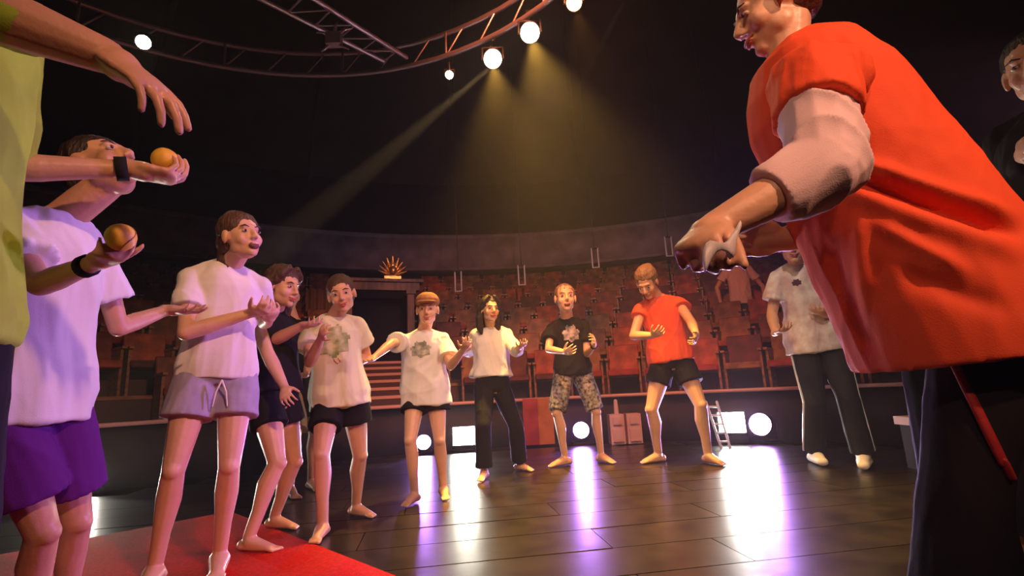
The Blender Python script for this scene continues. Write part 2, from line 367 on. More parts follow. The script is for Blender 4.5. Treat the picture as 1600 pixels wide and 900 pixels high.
def interp(st, s):
    for a, b in zip(st, st[1:]):
        if a[0] <= s <= b[0]:
            t = (s - a[0]) / (b[0] - a[0]); return a[1] + (b[1] - a[1]) * t, a[2] + (b[2] - a[2]) * t
    return (st[0][1], st[0][2]) if s < st[0][0] else (st[-1][1], st[-1][2])
def hem_s(cx, py):
    best = min(np.linspace(-.7, .5, 121), key=lambda s: abs(topix(cx['Pv'] + cx['up'] * cx['TL'] * s)[1] - py)); return float(best)
def top(cx, m=None, name='t_shirt', hem=-.12, hpy=None, loose=.02, flare=.02, sleeve=.6, sr=.047, amp=.02, nk=1.0, freq=6, wmin=None, armhole=True):
    H, J, bf = cx['H'], cx['J'], cx['bf']; pb = PB(); rings = []
    if hpy: hem = hem_s(cx, hpy)
    sleeve_ = sleeve
    for s in np.linspace(hem, .93, 14):
        wd, dp = interp(cx['st'], max(s, -.02)); t = 1 - (s - hem) / (.93 - hem)
        if s < .9: wd = max(wd, .082 * H * bf); dp = max(dp, .058 * H * bf)
        rg = cx['ring'](s, wd + loose + flare * t, dp + loose * .8 + flare * t, n=40); cc = sum(rg, V()) / 40; sd_ = cx['seed']
        rings.append([cc + (p - cc) * (1 + t * (.035 * math.sin(2 * PI * i / 40 * 5 + sd_ + 2 * t) + .025 * math.sin(2 * PI * i / 40 * 9 + 2 * sd_ - t))) for i, p in enumerate(rg)])
    rings.append(cx['ring'](.985, .05 * H + .006, .042 * H + .006, n=40)); rings.append(cx['ring'](nk, .036 * H + .006, .036 * H + .006, n=40)); pb.loft(rings)
    for k, sg in (('L', 1), ('R', -1)):
        sleeve = (sleeve_ if not isinstance(sleeve_, dict) else sleeve_[k]); S = J['s' + k]; lS = cx['fr_at'](1)[0]; r = .031 * H * bf + .008
        pb.cap(cx['Nk'] - cx['up'] * .016 * H + lS * sg * .02 * H, S, .029 * H * bf + .005, r * .95)
        pb.cap(S - cx['up'] * .02 * H - lS * sg * .02 * H, S - cx['up'] * .1 * H - lS * sg * .035 * H, .033 * H * bf + .01, .038 * H * bf + .012)
        if sleeve and 'e' + k in J:
            E = J['e' + k]; pb.ball(S, r)
            if sleeve <= 1: pb.cap(S, S.lerp(E, sleeve), r, sr * H * bf, flat=True, n=16)
            else:
                W = J['w' + k]; pb.cap(S, E, r, .036 * H * bf, n=16); pb.cap(E, E.lerp(W, sleeve - 1), .036 * H * bf, .03 * H * bf, n=16)
    o = pb.bake(name, m, cx['root'], max(cx['vox'], .007), 2, disp=folds(amp, freq, cx['seed']))
    cx['top'] = o; return o
def bottoms(cx, m=None, name='shorts', frac=.45, bpy_=None, loose=.014, flare=.02, waist=.3, amp=.008, stripe=None):
    """frac: fraction of thigh covered; > 1 goes down the shank"""
    H, J, bf = cx['H'], cx['J'], cx['bf']; pb = PB(); rings = []
    for s in np.linspace(-.1, waist, 7):
        wd, dp = interp(cx['st'], s); rings.append(cx['ring'](s, wd + loose * .8, dp + loose * .8))
    pb.loft(rings)
    for k in 'LR':
        hp, kn, an = J['hip' + k], J['k' + k], J['a' + k]
        if bpy_: frac = float(min(np.linspace(.2, .95, 76), key=lambda t: abs(topix(hp.lerp(kn, t))[1] - bpy_[k])))
        if frac <= 1: pb.cap(hp, hp.lerp(kn, frac), .054 * H * bf + loose, (.054 - .02 * frac) * H * bf + loose + flare, flat=True, n=18); pb.ball(hp, .054 * H * bf + loose)
        else:
            pb.ball(hp, .054 * H * bf + loose); pb.chain([hp, kn], [.054 * H * bf + loose, .035 * H * bf + loose], n=16)
            pb.ball(kn, .034 * H * bf + loose); pb.cap(kn, kn.lerp(an, min(frac - 1, .97)), .035 * H * bf + loose, .026 * H * bf + loose + flare, flat=True, n=16)
    bo = cx['bottom'] = pb.bake(name, m, cx['root'], max(cx['vox'], .007), 2, disp=folds(amp, 8, cx['seed'] + 3), zmin=cx['zf'] + .006)
    if stripe:
        for k, sg in (('L', 1), ('R', -1)):
            hp, kn, an = J['hip' + k], J['k' + k], J['a' + k]; l = cx['fr_at'](0)[0] * sg; q = PB(); rr = loose + .002
            pts = [hp + l * (.054 * H * bf + rr), hp.lerp(kn, .5) + l * (.047 * H * bf + rr), kn + l * (.036 * H * bf + rr), kn.lerp(an, .5) + l * (.032 * H * bf + rr + flare * .5), kn.lerp(an, .93) + l * (.026 * H * bf + rr + flare)]
            q.chain(pts, [.009] * 5, n=8); q.build('side_stripe', stripe, bo, label='pale stripe down the trouser side')
def shoes(cx, m=None):
    H = cx['H']
    for k in 'LR':
        an = cx['J']['a' + k]; fd = ydir(cx['feet'][k][2]); pb = PB(); sd = V((0, 0, 1)).cross(fd)
        he = an - fd * .025 * H; he.z = .024 * H; tp = an + fd * .1 * H; tp.z = .02 * H
        pb.ball(he, .024 * H); pb.cap(he, tp, .024 * H, .017 * H, ex=sd, k=1.3); pb.cap(an, tp, .026 * H, .015 * H, ex=sd, k=1.1)
        pb.bake('shoe', m, cx['root'], .006, 2, zmin=.003)
def chest_print(cx, m=None, s=.62, x=0, w_=.08, h_=.07, out=.0, name='print'):
    """a flat print laid over the shirt front: projected onto the shirt mesh"""
    o = cx['top']; l, f = cx['fr_at'](.6); c = cx['Pv'] + cx['up'] * cx['TL'] * s + l * x
    from mathutils.bvhtree import BVHTree
    me = o.data; vs = [v.co.copy() for v in me.vertices]; bv = BVHTree.FromPolygons(vs, [tuple(p.vertices) for p in me.polygons])
    N = 14; pts = []; idx = {}; fs = []
    for i in range(N + 1):
        for j in range(N + 1):
            a = (i / N * 2 - 1); b = (j / N * 2 - 1)
            p = c + l * a * w_ + cx['up'] * b * h_ + f * .6; hit = bv.ray_cast(p, -f)
            if hit[0] is not None and a * a + b * b < 1.05 + .25 * math.sin(7 * math.atan2(b, a)): idx[i, j] = len(pts); pts.append(hit[0] + f * (.004 + out))
    for i in range(N):
        for j in range(N):
            q = [(i, j), (i + 1, j), (i + 1, j + 1), (i, j + 1)]
            if all(t in idx for t in q): fs.append([idx[t] for t in q])
    if fs: pb = PB(); pb.add(pts, fs); pb.build(name, m, cx['top'])
def cap_hat(cx, m=None):
    c, M, s = cx['Hc'], cx['hM'], cx['hs']; P = lambda x, y, z: c + M @ V((x * s, y * s, z * s)); pb = PB()
    pb.ball(P(-.012, 0, .062), (.104 * s, .09 * s, .072 * s), M); pb.ball(P(.095, 0, .05), (.065 * s, .075 * s, .009 * s), M)
    pb.bake('cap', m, cx['root'], .006, 2)
def band(cx, k='R', m=None, name='wristband', t=.93, r=.019, w_=.022):
    E, W = cx['J']['e' + k], cx['J']['w' + k]; c = E.lerp(W, t); d = (W - E).normalized(); q = PB(); q.cap(c - d * w_ / 2, c + d * w_ / 2, r * cx['H'], r * cx['H'], flat=True, n=16); q.build(name, m or black, cx['root'])
def ball_obj(c, r, label):
    root = empty('juggling_ball', c - V((0, 0, r)), label=label, cat='ball')
    q = PB(); q.ball(c, r, n=24); q.build('cover', ballm, root)
    s = PB(); n = 24
    for i in range(n):
        a, b = 2 * PI * i / n, 2 * PI * (i + 1) / n
        f = lambda t: c + V((math.cos(t), .35 * math.sin(2 * t), math.sin(t))).normalized() * r * 1.0
        s.cap(f(a), f(b), .0016, .0016, n=5)
    s.build('seam', mat('ball_seam', (.5, .2, .05), .6), root)

# ------------------------------------------------------------------ the setting
RC = V((.2, 2.3, 0)); RS = 4.55                       # centre and radius of the round stage
def arc(rad, a, z=0): return V((RC.x + rad * math.sin(a), RC.y + rad * math.cos(a), z))
def arcstrip(pb, r0, r1, z0, z1, a0, a1, n):
    """solid arc with a box section"""
    rings = []
    for i in range(n + 1):
        a = a0 + (a1 - a0) * i / n; rings.append([arc(r0, a, z0), arc(r1, a, z0), arc(r1, a, z1), arc(r0, a, z1)])
    return pb.loft(rings)
g = PB(); g.loft([[V((14 * math.cos(2 * PI * i / 48), 3 + 14 * math.sin(2 * PI * i / 48), z)) for i in range(48)] for z in (-.12, -.05)])
ground = g.build('floor', mat('ground_black', (.02, .015, .015), .6), None, smooth=False, kind='structure')
# stage boards: each a piece of its own, trimmed to the round stage
rot = math.radians(9); cr, sr_ = math.cos(rot), math.sin(rot); bw = .34; row = -14
rnd = random.Random(3)
stage = empty('stage_floor', RC, kind='structure', label='glossy black boarded round stage floor')
for row in range(-13, 14):
    yc = row * bw; half = math.sqrt(max(RS * RS - (abs(yc) + bw / 2) ** 2, 0))
    if half < .3: continue
    x = -half
    first = True
    while x < half - .02:
        L = (rnd.uniform(.5, 1.9) if first else 1.9); first = False; x1 = min(x + L, half)
        if half - x1 < .3: x1 = half
        q = PB(); q.box((0, 0, -.025), (x1 - x - .005, bw - .006, .05))
        o = q.build('board', glossf, None, smooth=False); cx_ = (x + x1) / 2
        o.parent = stage; o.location = (cr * cx_ - sr_ * yc, sr_ * cx_ + cr * yc, 0)
        o.rotation_euler = (math.radians(rnd.uniform(-.12, .12)), math.radians(rnd.uniform(-.05, .05)), rot)
        x = x1
# red mat
A, B = V((-.56, 2.26, 0)), V((-1.2, 2.97, 0)); d = (V((-3.5, 5.0, 0)) - A).normalized(); nrm = V((-d.y, d.x, 0))
if nrm.x > 0: nrm = -nrm
a0 = A - d * 1.0; a1 = B + d * 1.1
q = PB(); q.loft([[p + V((0, 0, z)) for p in (a0, a1, a1 + nrm * 1.9, a0 + nrm * 1.9)] for z in (.0008, .0035)])
props(q.build('stage_mat', carpet, None, smooth=False), 'red carpet mat under the bare feet of the children at the left', 'mat')
# curb, ledge, tiers
A0, A1 = math.radians(-100), math.radians(100)
q = PB(); arcstrip(q, 5.15, 5.25, -.05, .56, A0, A1, 60); q.build('wall_curb', darkw, None, kind='structure')
q = PB(); arcstrip(q, 5.02, 5.26, .56, .60, A0, A1, 60); q.build('trim_1', rail, None, kind='structure')
GAPA = math.atan2(-2.25, 6.2)
NT = 8
def gap(rad): return .75 / rad
for n in range(NT):
    r0 = 5.25 + .82 * n; z = .5 + .37 * n
    for (s0, s1) in ((A0, GAPA - gap(r0)), (GAPA + gap(r0), A1)):
        q = PB(); arcstrip(q, r0, r0 + .84, z - .45 if n else -.05, z, s0, s1, 40); q.build('tier_step', mat('tier_dark', (.07, .03, .025), .7) if n == 0 and s0 == A0 else bpy.data.materials['tier_dark'], None, smooth=False, kind='structure')
        q = PB(); arcstrip(q, r0 - .02, r0 + .03, z - .035, z + .006, s0, s1, 40); q.build('tier_nosing', seatw, None, smooth=False, kind='structure')
# seats: one prototype copied round the tiers
def seat_proto():
    root = empty('theatre_seat', (0, 0, 0))
    q = PB(); q.box((0, .02, .40), (.46, .42, .09)); q.box((0, -.18, .39), (.44, .05, .07)); a = q.build('seat', redv, root, smooth=False)
    q = PB(); q.loft([[V((x, y, z)) for x, y in ((-.235, yo), (.235, yo), (.235, yo + .07), (-.235, yo + .07))] for z, yo in ((.36, .2), (.5, .22), (.78, .27), (.84, .285))]); b = q.build('backrest', redd, root, smooth=False)
    fr_ = []
    for s in (-1, 1): q = PB(); q.loft([[V((s * .235 + x, y, z)) for x, y in ((-w_, y0), (w_, y0), (w_, y1), (-w_, y1))] for z, w_, y0, y1 in ((0, .015, -.12, .22), (.58, .015, -.12, .22), (.59, .026, -.2, .22), (.62, .026, -.2, .22))]); fr_.append(q.build('side_frame', seatw, root, smooth=False))
    for o in [a, b]:
        bv = o.modifiers.new('b', 'BEVEL'); bv.width = .012; bv.segments = 1
        dg = bpy.context.evaluated_depsgraph_get(); me = bpy.data.meshes.new_from_object(o.evaluated_get(dg)); o.modifiers.clear(); o.data = me
    return root
proto = seat_proto(); first = True; SV = {}
for nm in ('seat', 'backrest'):
    src = [c for c in proto.children if c.name.startswith(nm)][0].data; SV[nm] = [src]
    for kk, mm in enumerate((mat(nm + '_lit_red', (.55, .1, .04), .65, nscale=5, namp=.3), mat(nm + '_dark_red', (.16, .025, .02), .65, nscale=5, namp=.3), mat(nm + '_brown_red', (.4, .16, .05), .6, nscale=5, namp=.3))):  # seat tones dealt at random to imitate uneven light on the rows
        dm = src.copy(); dm.materials.clear(); dm.materials.append(mm); SV[nm].append(dm)
variants = [seatw, redv, redd]
ROWN = ['first', 'second', 'third', 'fourth', 'fifth', 'sixth', 'seventh', 'eighth']
cnt = 0; SEATS = {}
ORD = ['nearest', 'second', 'third', 'fourth', 'fifth', 'sixth', 'seventh', 'eighth', 'ninth', 'tenth', 'eleventh', 'twelfth', 'thirteenth', 'fourteenth', 'fifteenth', 'sixteenth', 'seventeenth', 'eighteenth', 'nineteenth', 'twentieth'] + ['twenty-' + x for x in ('first', 'second', 'third', 'fourth', 'fifth', 'sixth', 'seventh', 'eighth', 'ninth')] + ['thirtieth'] + ['thirty-' + x for x in ('first', 'second', 'third', 'fourth', 'fifth')]
for n in range(NT):
    rad = 5.25 + .82 * n + .5; z = .5 + .37 * n; da = .56 / rad
    k = int((A1 - A0) / da)
    for i in range(k):
        a = A0 + (i + .5) * da
        if abs(a - GAPA) < gap(rad) + .3 / rad: continue
        p = arc(rad, a, z); px, py = topix(p + V((0, 0, .5)))
        if (p - CAM).dot(_f) < 1 or not (-60 < px < 1420) or cnt > 297 or (n == 0 and px < 235): continue
        if 90 > px and n > 3: continue
        if first: o = proto; first = False
        else:
            o = proto.copy(); C.objects.link(o)
            for ch in proto.children: c = ch.copy(); C.objects.link(c); c.parent = o; c.data = (ch.data if not ch.name.startswith(('seat', 'backrest')) else SV[ch.name.split('.')[0]][rnd.randrange(4)])
        o.location = p; o.rotation_euler = (0, 0, -a)
        side = 'left' if a < GAPA else 'right'; key = (n, side); SEATS.setdefault(key, []).append((abs(a - GAPA), o))
cnt += 1
for (n, side), L_ in SEATS.items():
    for i, (_, o) in enumerate(sorted(L_, key=lambda x: x[0])):
        props(o, 'theatre seat in the %s tier row, %s to the %s of the entrance stairs' % (ROWN[n], ORD[i], side), 'seat', 'red theatre seats round the tiers')
# stairs to the portal
st = empty('entrance_stairs', arc(6.5, GAPA, 0), label='narrow stairs with pale nosings climbing to the dark portal', cat='stairs')
u1 = V((math.sin(GAPA), math.cos(GAPA), 0)); Ms = Matrix((V((u1.y, -u1.x, 0)), u1, V((0, 0, 1)))).transposed()
for i in range(7):
    r = 5.35 + .45 * i; z = .6 + .13 * i
    q = PB(); q.box(arc(r + .22, GAPA, z / 2), (1.3, .46, z), Ms); q.build('step', bpy.data.materials['tier_dark'], st, smooth=False)
    q = PB(); q.box(arc(r, GAPA, z - .02), (1.3, .05, .045), Ms); q.build('nosing', rail, st, smooth=False)
zt = .6 + .13 * 6; pr = 8.6
q = PB(); q.box(arc(pr + 1.2, GAPA, zt / 2), (2.6, 2.6, zt), Ms); q.build('tier_landing', bpy.data.materials['tier_dark'], None, smooth=False, kind='structure')
po = empty('entrance_portal', arc(pr, GAPA, zt), label='brown wooden portal frame with a dark opening at the top of the stairs', cat='portal')
PX = lambda x, y, z: arc(pr, GAPA, 0) + Ms @ V((x, y, z))
for s in (-1, 1):
    q = PB(); q.box(PX(s * .62, 0, zt + .75), (.14, .16, 1.5), Ms); q.box(PX(s * .62, -.02, zt + .06), (.2, .22, .12), Ms); q.box(PX(s * .62, -.02, zt + 1.46), (.2, .22, .08), Ms); q.build('pillar', wood, po, smooth=False)
q = PB(); q.box(PX(0, 0, zt + 1.58), (1.6, .2, .17), Ms); q.box(PX(0, -.03, zt + 1.69), (1.75, .3, .06), Ms); q.build('lintel', wood, po, smooth=False)
q = PB(); q.box(PX(0, .9, zt + .75), (1.2, .04, 1.5), Ms); q.build('dark_backing', black, po, smooth=False)  # black sheets boxing the opening stand in for its dark inside
for s in (-1, 1): q = PB(); q.box(PX(s * .58, .48, zt + .75), (.03, .84, 1.5), Ms); q.build('dark_side', black, po, smooth=False)
q = PB(); rings = []                                      # gathered brown drape left of the opening
for z in (0, .5, 1.0, 1.5):
    ring_ = []
    for i in range(25): t = i / 24; ring_.append(PX(-1.42 + .66 * t + (.0 if z else 0), -.05 + .05 * math.sin(t * 30), zt + z))
    for i in range(25): t = 1 - i / 24; ring_.append(PX(-1.42 + .66 * t, .0 + .05 * math.sin(t * 30), zt + z))
    rings.append(ring_)
q.loft(rings); q.build('drape', mat('brown_drape', (.22, .12, .06), .8), po)
orn = empty('gilt_ornament', PX(.25, 0, zt + 1.72), label='gilded leafy ornament on top of the dark portal', cat='ornament')
OX = lambda x, y, z: PX(.25 + x, y, zt + 1.72 + z)
q = PB(); q.box(OX(0, 0, .04), (.34, .16, .08), Ms); q.build('plinth', gold, orn, smooth=False)
for i in range(9):
    a = math.radians(-70 + 17.5 * i); q = PB(); L = .42 - .12 * abs(i - 4) / 4
    q.chain([OX(0, 0, .08), OX(math.sin(a) * L * .6, -.03, .08 + math.cos(a) * L * .6), OX(math.sin(a) * L, -.08, .08 + math.cos(a) * L)], [.03, .05, .018], n=8, k=.6); q.build('leaf', gold, orn)
q = PB(); q.ball(OX(0, -.08, .2), (.09, .07, .1)); q.build('boss', gold, orn)
# gallery, outer wall, dome
RG = 12.6
q = PB(); arcstrip(q, RG, RG + .15, 4.35, 5.25, -PI * .62, PI * .62, 72); q.build('wall_gallery', gal, None, kind='structure')
q = PB(); arcstrip(q, RG - .06, RG + .2, 5.25, 5.36, -PI * .62, PI * .62, 72); arcstrip(q, RG - .05, RG + .2, 4.28, 4.37, -PI * .62, PI * .62, 72); q.build('trim_2', gal, None, kind='structure')
q = PB(); arcstrip(q, RG, RG + 2.2, 4.2, 4.3, -PI * .62, PI * .62, 72); q.build('gallery_floor', darkw, None, kind='structure')
q = PB(); arcstrip(q, 13.2, 13.4, -.1, 7.2, -PI, PI, 72); q.build('wall_round', darkw, None, kind='structure')
q = PB(); rings = []
for k in range(8):
    t = k / 7 * .97; rr = 13.4 * math.cos(t * PI / 2); rings.append([V((RC.x + rr * math.cos(2 * PI * i / 48), RC.y + rr * math.sin(2 * PI * i / 48), 6.8 + 3.4 * math.sin(t * PI / 2))) for i in range(48)])
q.loft(rings, cap=False); q.build('ceiling', dome, None, kind='structure')
# dome seams: raised ribs
for k in range(20):
    a = 2 * PI * (k + .5) / 20 - PI; q = PB(); pts = []
    for j in range(6): t = j / 5 * .9; rr = 13.33 * math.cos(t * PI / 2); pts.append(arc(rr, a, 6.76 + 3.38 * math.sin(t * PI / 2)))
    q.chain(pts, [.06] * 6, n=6); o = q.build('rib', dome, None); o.parent = bpy.data.objects['ceiling']
# pale paired hangers below the gallery
for (px, py), where in zip(((815, 430), (930, 403), (1045, 385), (716, 440)), ('above the boy in black', 'right of the boy in black', 'beside the instructor\'s forearm', 'above the long-haired girl')):
    c = atY(px, py, 11.2); r = empty('loop_hanger', c + V((0, 0, -.25)), label='pale narrow metal loop hanging under the gallery, ' + where, cat='hanger', group='pale hangers under the gallery')
    for s in (-1, 1): q = PB(); q.cap(c + V((s * .07, 0, -.22)), c + V((s * .07, 0, .22)), .018, .018, n=8); q.build('upright', whitem, r)
    q = PB(); q.cap(c + V((-.07, 0, -.22)), c + V((.07, 0, -.22)), .016, .016, n=8); q.build('cross_bar', whitem, r)
    q = PB(); top_ = V((c.x, c.y, 4.3)); q.cap(c + V((-.07, 0, .22)), c + V((.07, 0, .22)), .016, .016, n=8); q.cap(c + V((0, 0, .22)), V((c.x * 1.0, c.y, 9.0)), .012, .012, n=6); q.build('drop_rod', blackm, r)
# ---- rig: ring truss, cross truss, lamps
TC = V((-1.74, 1.97, 0)); TR = 3.06
tr = empty('ring_truss', (TC.x, TC.y, 4.2), label='circular pinkish metal ladder truss hanging over the stage', cat='truss')
def tp(a, z, r=TR): return V((TC.x + r * math.sin(a), TC.y + r * math.cos(a), z))
N = 72
for z, r in ((4.2, TR), (4.48, TR + .02)):
    q = PB(); rings = []
    for i in range(N):
        a = 2 * PI * i / N; c = tp(a, z, r); o_ = V((math.sin(a), math.cos(a), 0)); rings.append([c + o_ * .026 * math.cos(2 * PI * j / 8) + V((0, 0, .026 * math.sin(2 * PI * j / 8))) for j in range(8)])
    rings.append(rings[0]); q.loft(rings, cap=False); q.build('chord', metal, tr)
for i in range(48):
    a = 2 * PI * i / 48; b = a + PI / 48; q = PB(); q.cap(tp(a, 4.2), tp(b, 4.48, TR + .02), .011, .011, n=6); q.build('brace', metal, tr)
    if i % 3 == 0: q = PB(); q.cap(tp(a, 4.2), tp(a, 4.48), .013, .013, n=6); q.build('strut', metal, tr)
ct = empty('cross_truss', (-1.5, 4.3, 4.25), label='straight metal ladder truss crossing inside the ring truss', cat='truss')
e0, e1 = V((-1.25, 4.88, 4.24)), V((-1.0, 4.84, 4.24)); s0, s1 = V((-2.13, 3.91, 4.24)), V((-1.66, 3.94, 4.24))
dd0 = (s0 - e0).normalized(); e0b = e0 + dd0 * 3.6; e1b = e1 + (s1 - e1).normalized() * 3.6
for a, b in ((e0, e0b), (e1, e1b)): q = PB(); q.cap(a, b, .026, .026, n=8); q.build('chord', metal, ct)
for i in range(14):
    q = PB(); q.cap(e0.lerp(e0b, i / 14), e1.lerp(e1b, (i + .5) / 14), .011, .011, n=6); q.cap(e1.lerp(e1b, (i + .5) / 14), e0.lerp(e0b, (i + 1) / 14), .011, .011, n=6); q.build('brace', metal, ct)
cl = atY(522, 62, 4.25); ch = empty('rigging_pulley', cl - V((0, 0, .15)), label='metal rigging clamp with splayed hooks on the cross truss', cat='clamp')
q = PB(); q.box(cl, (.14, .08, .12)); q.build('clamp_body', metal, ch, smooth=False)
for dx, dz in ((-.17, .1), (.16, .13), (-.12, -.1), (.13, -.09), (.02, .2)): q = PB(); q.chain([cl, cl + V((dx * .6, 0, dz * .8)), cl + V((dx, .02, dz))], [.02, .014, .009], n=6); q.build('hook', metal, ch)

def lamp(name, loc, aim, r, lens, label, cat='lamp', group=None, depth=.3, square=False, stand=None, hang=None):
    loc = V(loc); d = (V(aim) - loc).normalized(); x = V((0, 0, 1)).cross(d).normalized() * -1; z = x.cross(d) * 1; z = d.cross(x); z = -z if z.z < 0 else z
    M = Matrix((x, d, z)).transposed(); root = empty(name, loc - V((0, 0, r)), label=label, cat=cat, group=group)
    n = 4 if square else 28; off = PI / 4 if square else 0; k = math.sqrt(2) if square else 1; kx = 1.25 if square else 1
    def rg(t, rr): return [loc + M @ V((rr * k * kx * math.cos(2 * PI * i / n + off), t, rr * k * math.sin(2 * PI * i / n + off))) for i in range(n)]
    q = PB(); q.loft([rg(-depth, r * .62), rg(-depth * .8, r * .9), rg(-.02, r * 1.02), rg(.035, r * 1.08), rg(.035, r * .97), rg(-.012, r * .95)][::-1]); ho = q.build('housing', blackm, root, smooth=not square)
    q = PB(); vs = rg(.004, r * .94); q.add(vs, [tuple(range(n))[::-1]]); b = PB(); b.loft([rg(-.008, r * .94), rg(.004, r * .94), rg(.014, r * .6)] if not square else [rg(-.008, r * .94), rg(.004, r * .94)]); b.build('lens', lens, ho, smooth=False)
    y = PB(); hx = r * 1.16 * kx; zz = 1 if hang else -1
    y.chain([loc + M @ V((-hx, -depth * .4, 0)), loc + V((0, 0, zz * r * 1.35)) - x * hx * .95 - d * depth * .4, loc + V((0, 0, zz * r * 1.35)) + x * hx * .95 - d * depth * .4, loc + M @ V((hx, -depth * .4, 0))], [.012] * 4, n=6); y.build('yoke', blackm, root)
    s = PB(); c = loc + V((0, 0, zz * r * 1.35)) - d * depth * .4
    if hang: s.cap(c, V((c.x, c.y, hang)), .014, .014, n=8); s.box((c.x, c.y, hang), (.06, .06, .09)); s.build('clamp', blackm, root)
    else: s.box((c.x, c.y, max(c.z, .03) / 2), (.26, .22, max(c.z, .03))); s.build('base', blackm, root, smooth=False)
    return M, d, loc
def par(px, py, Y, r, lens, label, aim, energy, col, ang=40, **k):
    c = atY(px, py, Y); M, d, loc = lamp('floor_lamp', c, aim, r, lens, label, group='lamps on the far stage edge', **k)
    spot('lamp_beam', loc + d * .06, aim, energy, col, ang, .5, .04)
fa = V((.1, .6, .5))
par(725, 681, 6.75, .115, e_white, 'square white floodlight on the floor between the capped child and the girl in black trousers', (-.3, 1.5, .45), 110, (1, .93, .75), 70, square=True)
par(1143, 660, 6.05, .115, e_white, 'square white floodlight on the floor right of the woman in coral red', (.8, 1.5, .45), 120, (1, .95, .82), 70, square=True)
par(662, 691, 6.8, .095, e_lil, 'round lilac lamp seen between the legs of the capped child', (-.6, 2, .6), 130, (.5, .22, 1), 60)
par(908, 672, 6.75, .105, e_lil, 'round lilac lamp seen between the legs of the boy in black', (-.4, 1.5, .5), 190, (.5, .22, 1), 60)
par(1188, 663, 5.95, .125, e_lil, 'round lilac lamp right of the square floodlight, near the man in track trousers', (-.8, 1.8, .8), 260, (.5, .22, 1), 60)
par(128, 752, 4.75, .085, e_white, 'white floor lamp at the left stage edge behind the child in lilac shirt', (-1.5, 2, .4), 120, (1, .95, .8), 60, square=True)
# hung lamps
for px, py, z, r, m_, lab, tgt, en, col, an in (
    (770, 92, 3.95, .092, e_gold, 'second bright lamp up the ring truss, throwing the narrow golden beam', None, 0, 0, 0),
    (828, 51, 3.97, .092, e_gold, 'third bright lamp up the ring truss, between the beam lamp and the orange one', None, 0, 0, 0),
    (702, 117, 3.95, .042, e_gold, 'small dimmer lamp at the low end of the lamp row on the ring truss', None, 0, 0, 0),
    (897, 4, 3.97, .07, e_or, 'orange lamp at the top edge of the picture on the ring truss', None, 0, 0, 0),
    (224, 66, 4.12, .065, e_gold, 'bright lamp peeping over the knuckles of the raised hand', None, 0, 0, 0)):
    c = floorpt(px, py, z); lamp('hanging_lamp', c, (c.x * .25, .3, .9), r, m_, lab, group='lamps on the ring truss', hang=4.22)
L1 = floorpt(770, 92, 3.95); L2 = floorpt(828, 51, 3.97); L3 = floorpt(897, 4, 3.97)
spot('beam_spot', L1 + V((0, -.1, -.14)), floorpt(-60, 802), 12000, (1, .66, .28), 7, .4, .02)
spot('beam_spot', L1 + V((0, -.1, -.14)), (.3, 3.6, 0), 1500, (1, .54, .09), 55, .8, .03)
spot('beam_spot', L2 + V((0, -.1, -.14)), (.9, 3.4, 0), 2300, (1, .55, .09), 55, .8, .03)
spot('beam_spot', L3 + V((0, -.1, -.14)), (1.2, 4.4, 0), 200, (1, .4, .06), 60, .8, .03)
spot('beam_spot', floorpt(978, -4, 4.3), atY(868, 205, 4.6), 1500, (1, .85, .6), 4.5, .6, .02)
# haze in the room
q = PB(); q.box((.2, 3.0, 3.4), (20, 20, 6.6)); hz = q.build('stage_haze', None, None, smooth=False)
m = bpy.data.materials.new('haze'); m.use_nodes = True; nt = m.node_tree; nt.nodes.remove(nt.nodes['Principled BSDF']); vsn = nt.nodes.new('ShaderNodeVolumeScatter')
vsn.inputs['Color'].default_value = (1, .96, .9, 1); vsn.inputs['Density'].default_value = .0033; vsn.inputs['Anisotropy'].default_value = .35; nt.links.new(vsn.outputs[0], nt.nodes['Material Output'].inputs['Volume'])
hz.data.materials.clear(); hz.data.materials.append(m); props(hz, 'thin haze hanging in the beams of the stage lamps', 'haze', kind='stuff')
# ---- small things at the stage edge
pn = empty('curb_panel', atY(838, 660, 7.05).xy.to_3d(), label='orange and red panel at the stage edge, left of the boy in black', cat='panel')  # curb front panel, one half coloured orange, the other red
c = atY(841, 652, 7.05); q = PB(); q.box((c.x + .1, 7.05, .3), (.2, .04, .6)); q.build('orange_half', mat('panel_orange', (.5, .2, .03), .7, nscale=5), pn, smooth=False); q = PB(); q.box((c.x - .1, 7.05, .3), (.2, .04, .6)); q.build('red_half', mat('panel_red', (.42, .05, .06), .7, nscale=5), pn, smooth=False)
c = atY(976, 678, 6.7); bx = empty('equipment_case', (c.x, 6.7, 0), label='two pale boxes with a short pole, left of the woman in coral', cat='case')
palem = mat('pale_plastic', (.6, .48, .5), .6)
for dx, h in ((-.1, .36), (.11, .36)):
    q = PB(); q.box((c.x + dx, 6.7, h / 2), (.18, .2, h)); q.box((c.x + dx, 6.59, h * .3), (.13, .03, h * .42)); q.box((c.x + dx, 6.59, h * .78), (.1, .03, h * .24)); q.build('case_body', palem, bx, smooth=False)
q = PB(); q.cap((c.x - .08, 6.7, .3), (c.x - .08, 6.7, .52), .035, .025); q.build('pole', palem, bx)
c = floorpt(1125, 705); ls = empty('folding_stand', c, label='white slatted folding stand left of the square floodlight, behind the coral woman\'s leg', cat='stand')
Yl = 5.7
pts = [(1103, 630, 1122, 706), (1122, 632, 1137, 706)]
P0 = [atY(a, b, Yl) for a, b in ((1103, 628), (1128, 704), (1120, 628), (1142, 704))]
for i in (0, 2): q = PB(); q.cap(P0[i], P0[i + 1], .014, .014, n=8); q.build('rail', whitem, ls)
for t in (.1, .28, .46, .64, .82): q = PB(); q.cap(P0[0].lerp(P0[1], t), P0[2].lerp(P0[3], t), .011, .011, n=6); q.build('rung', whitem, ls)
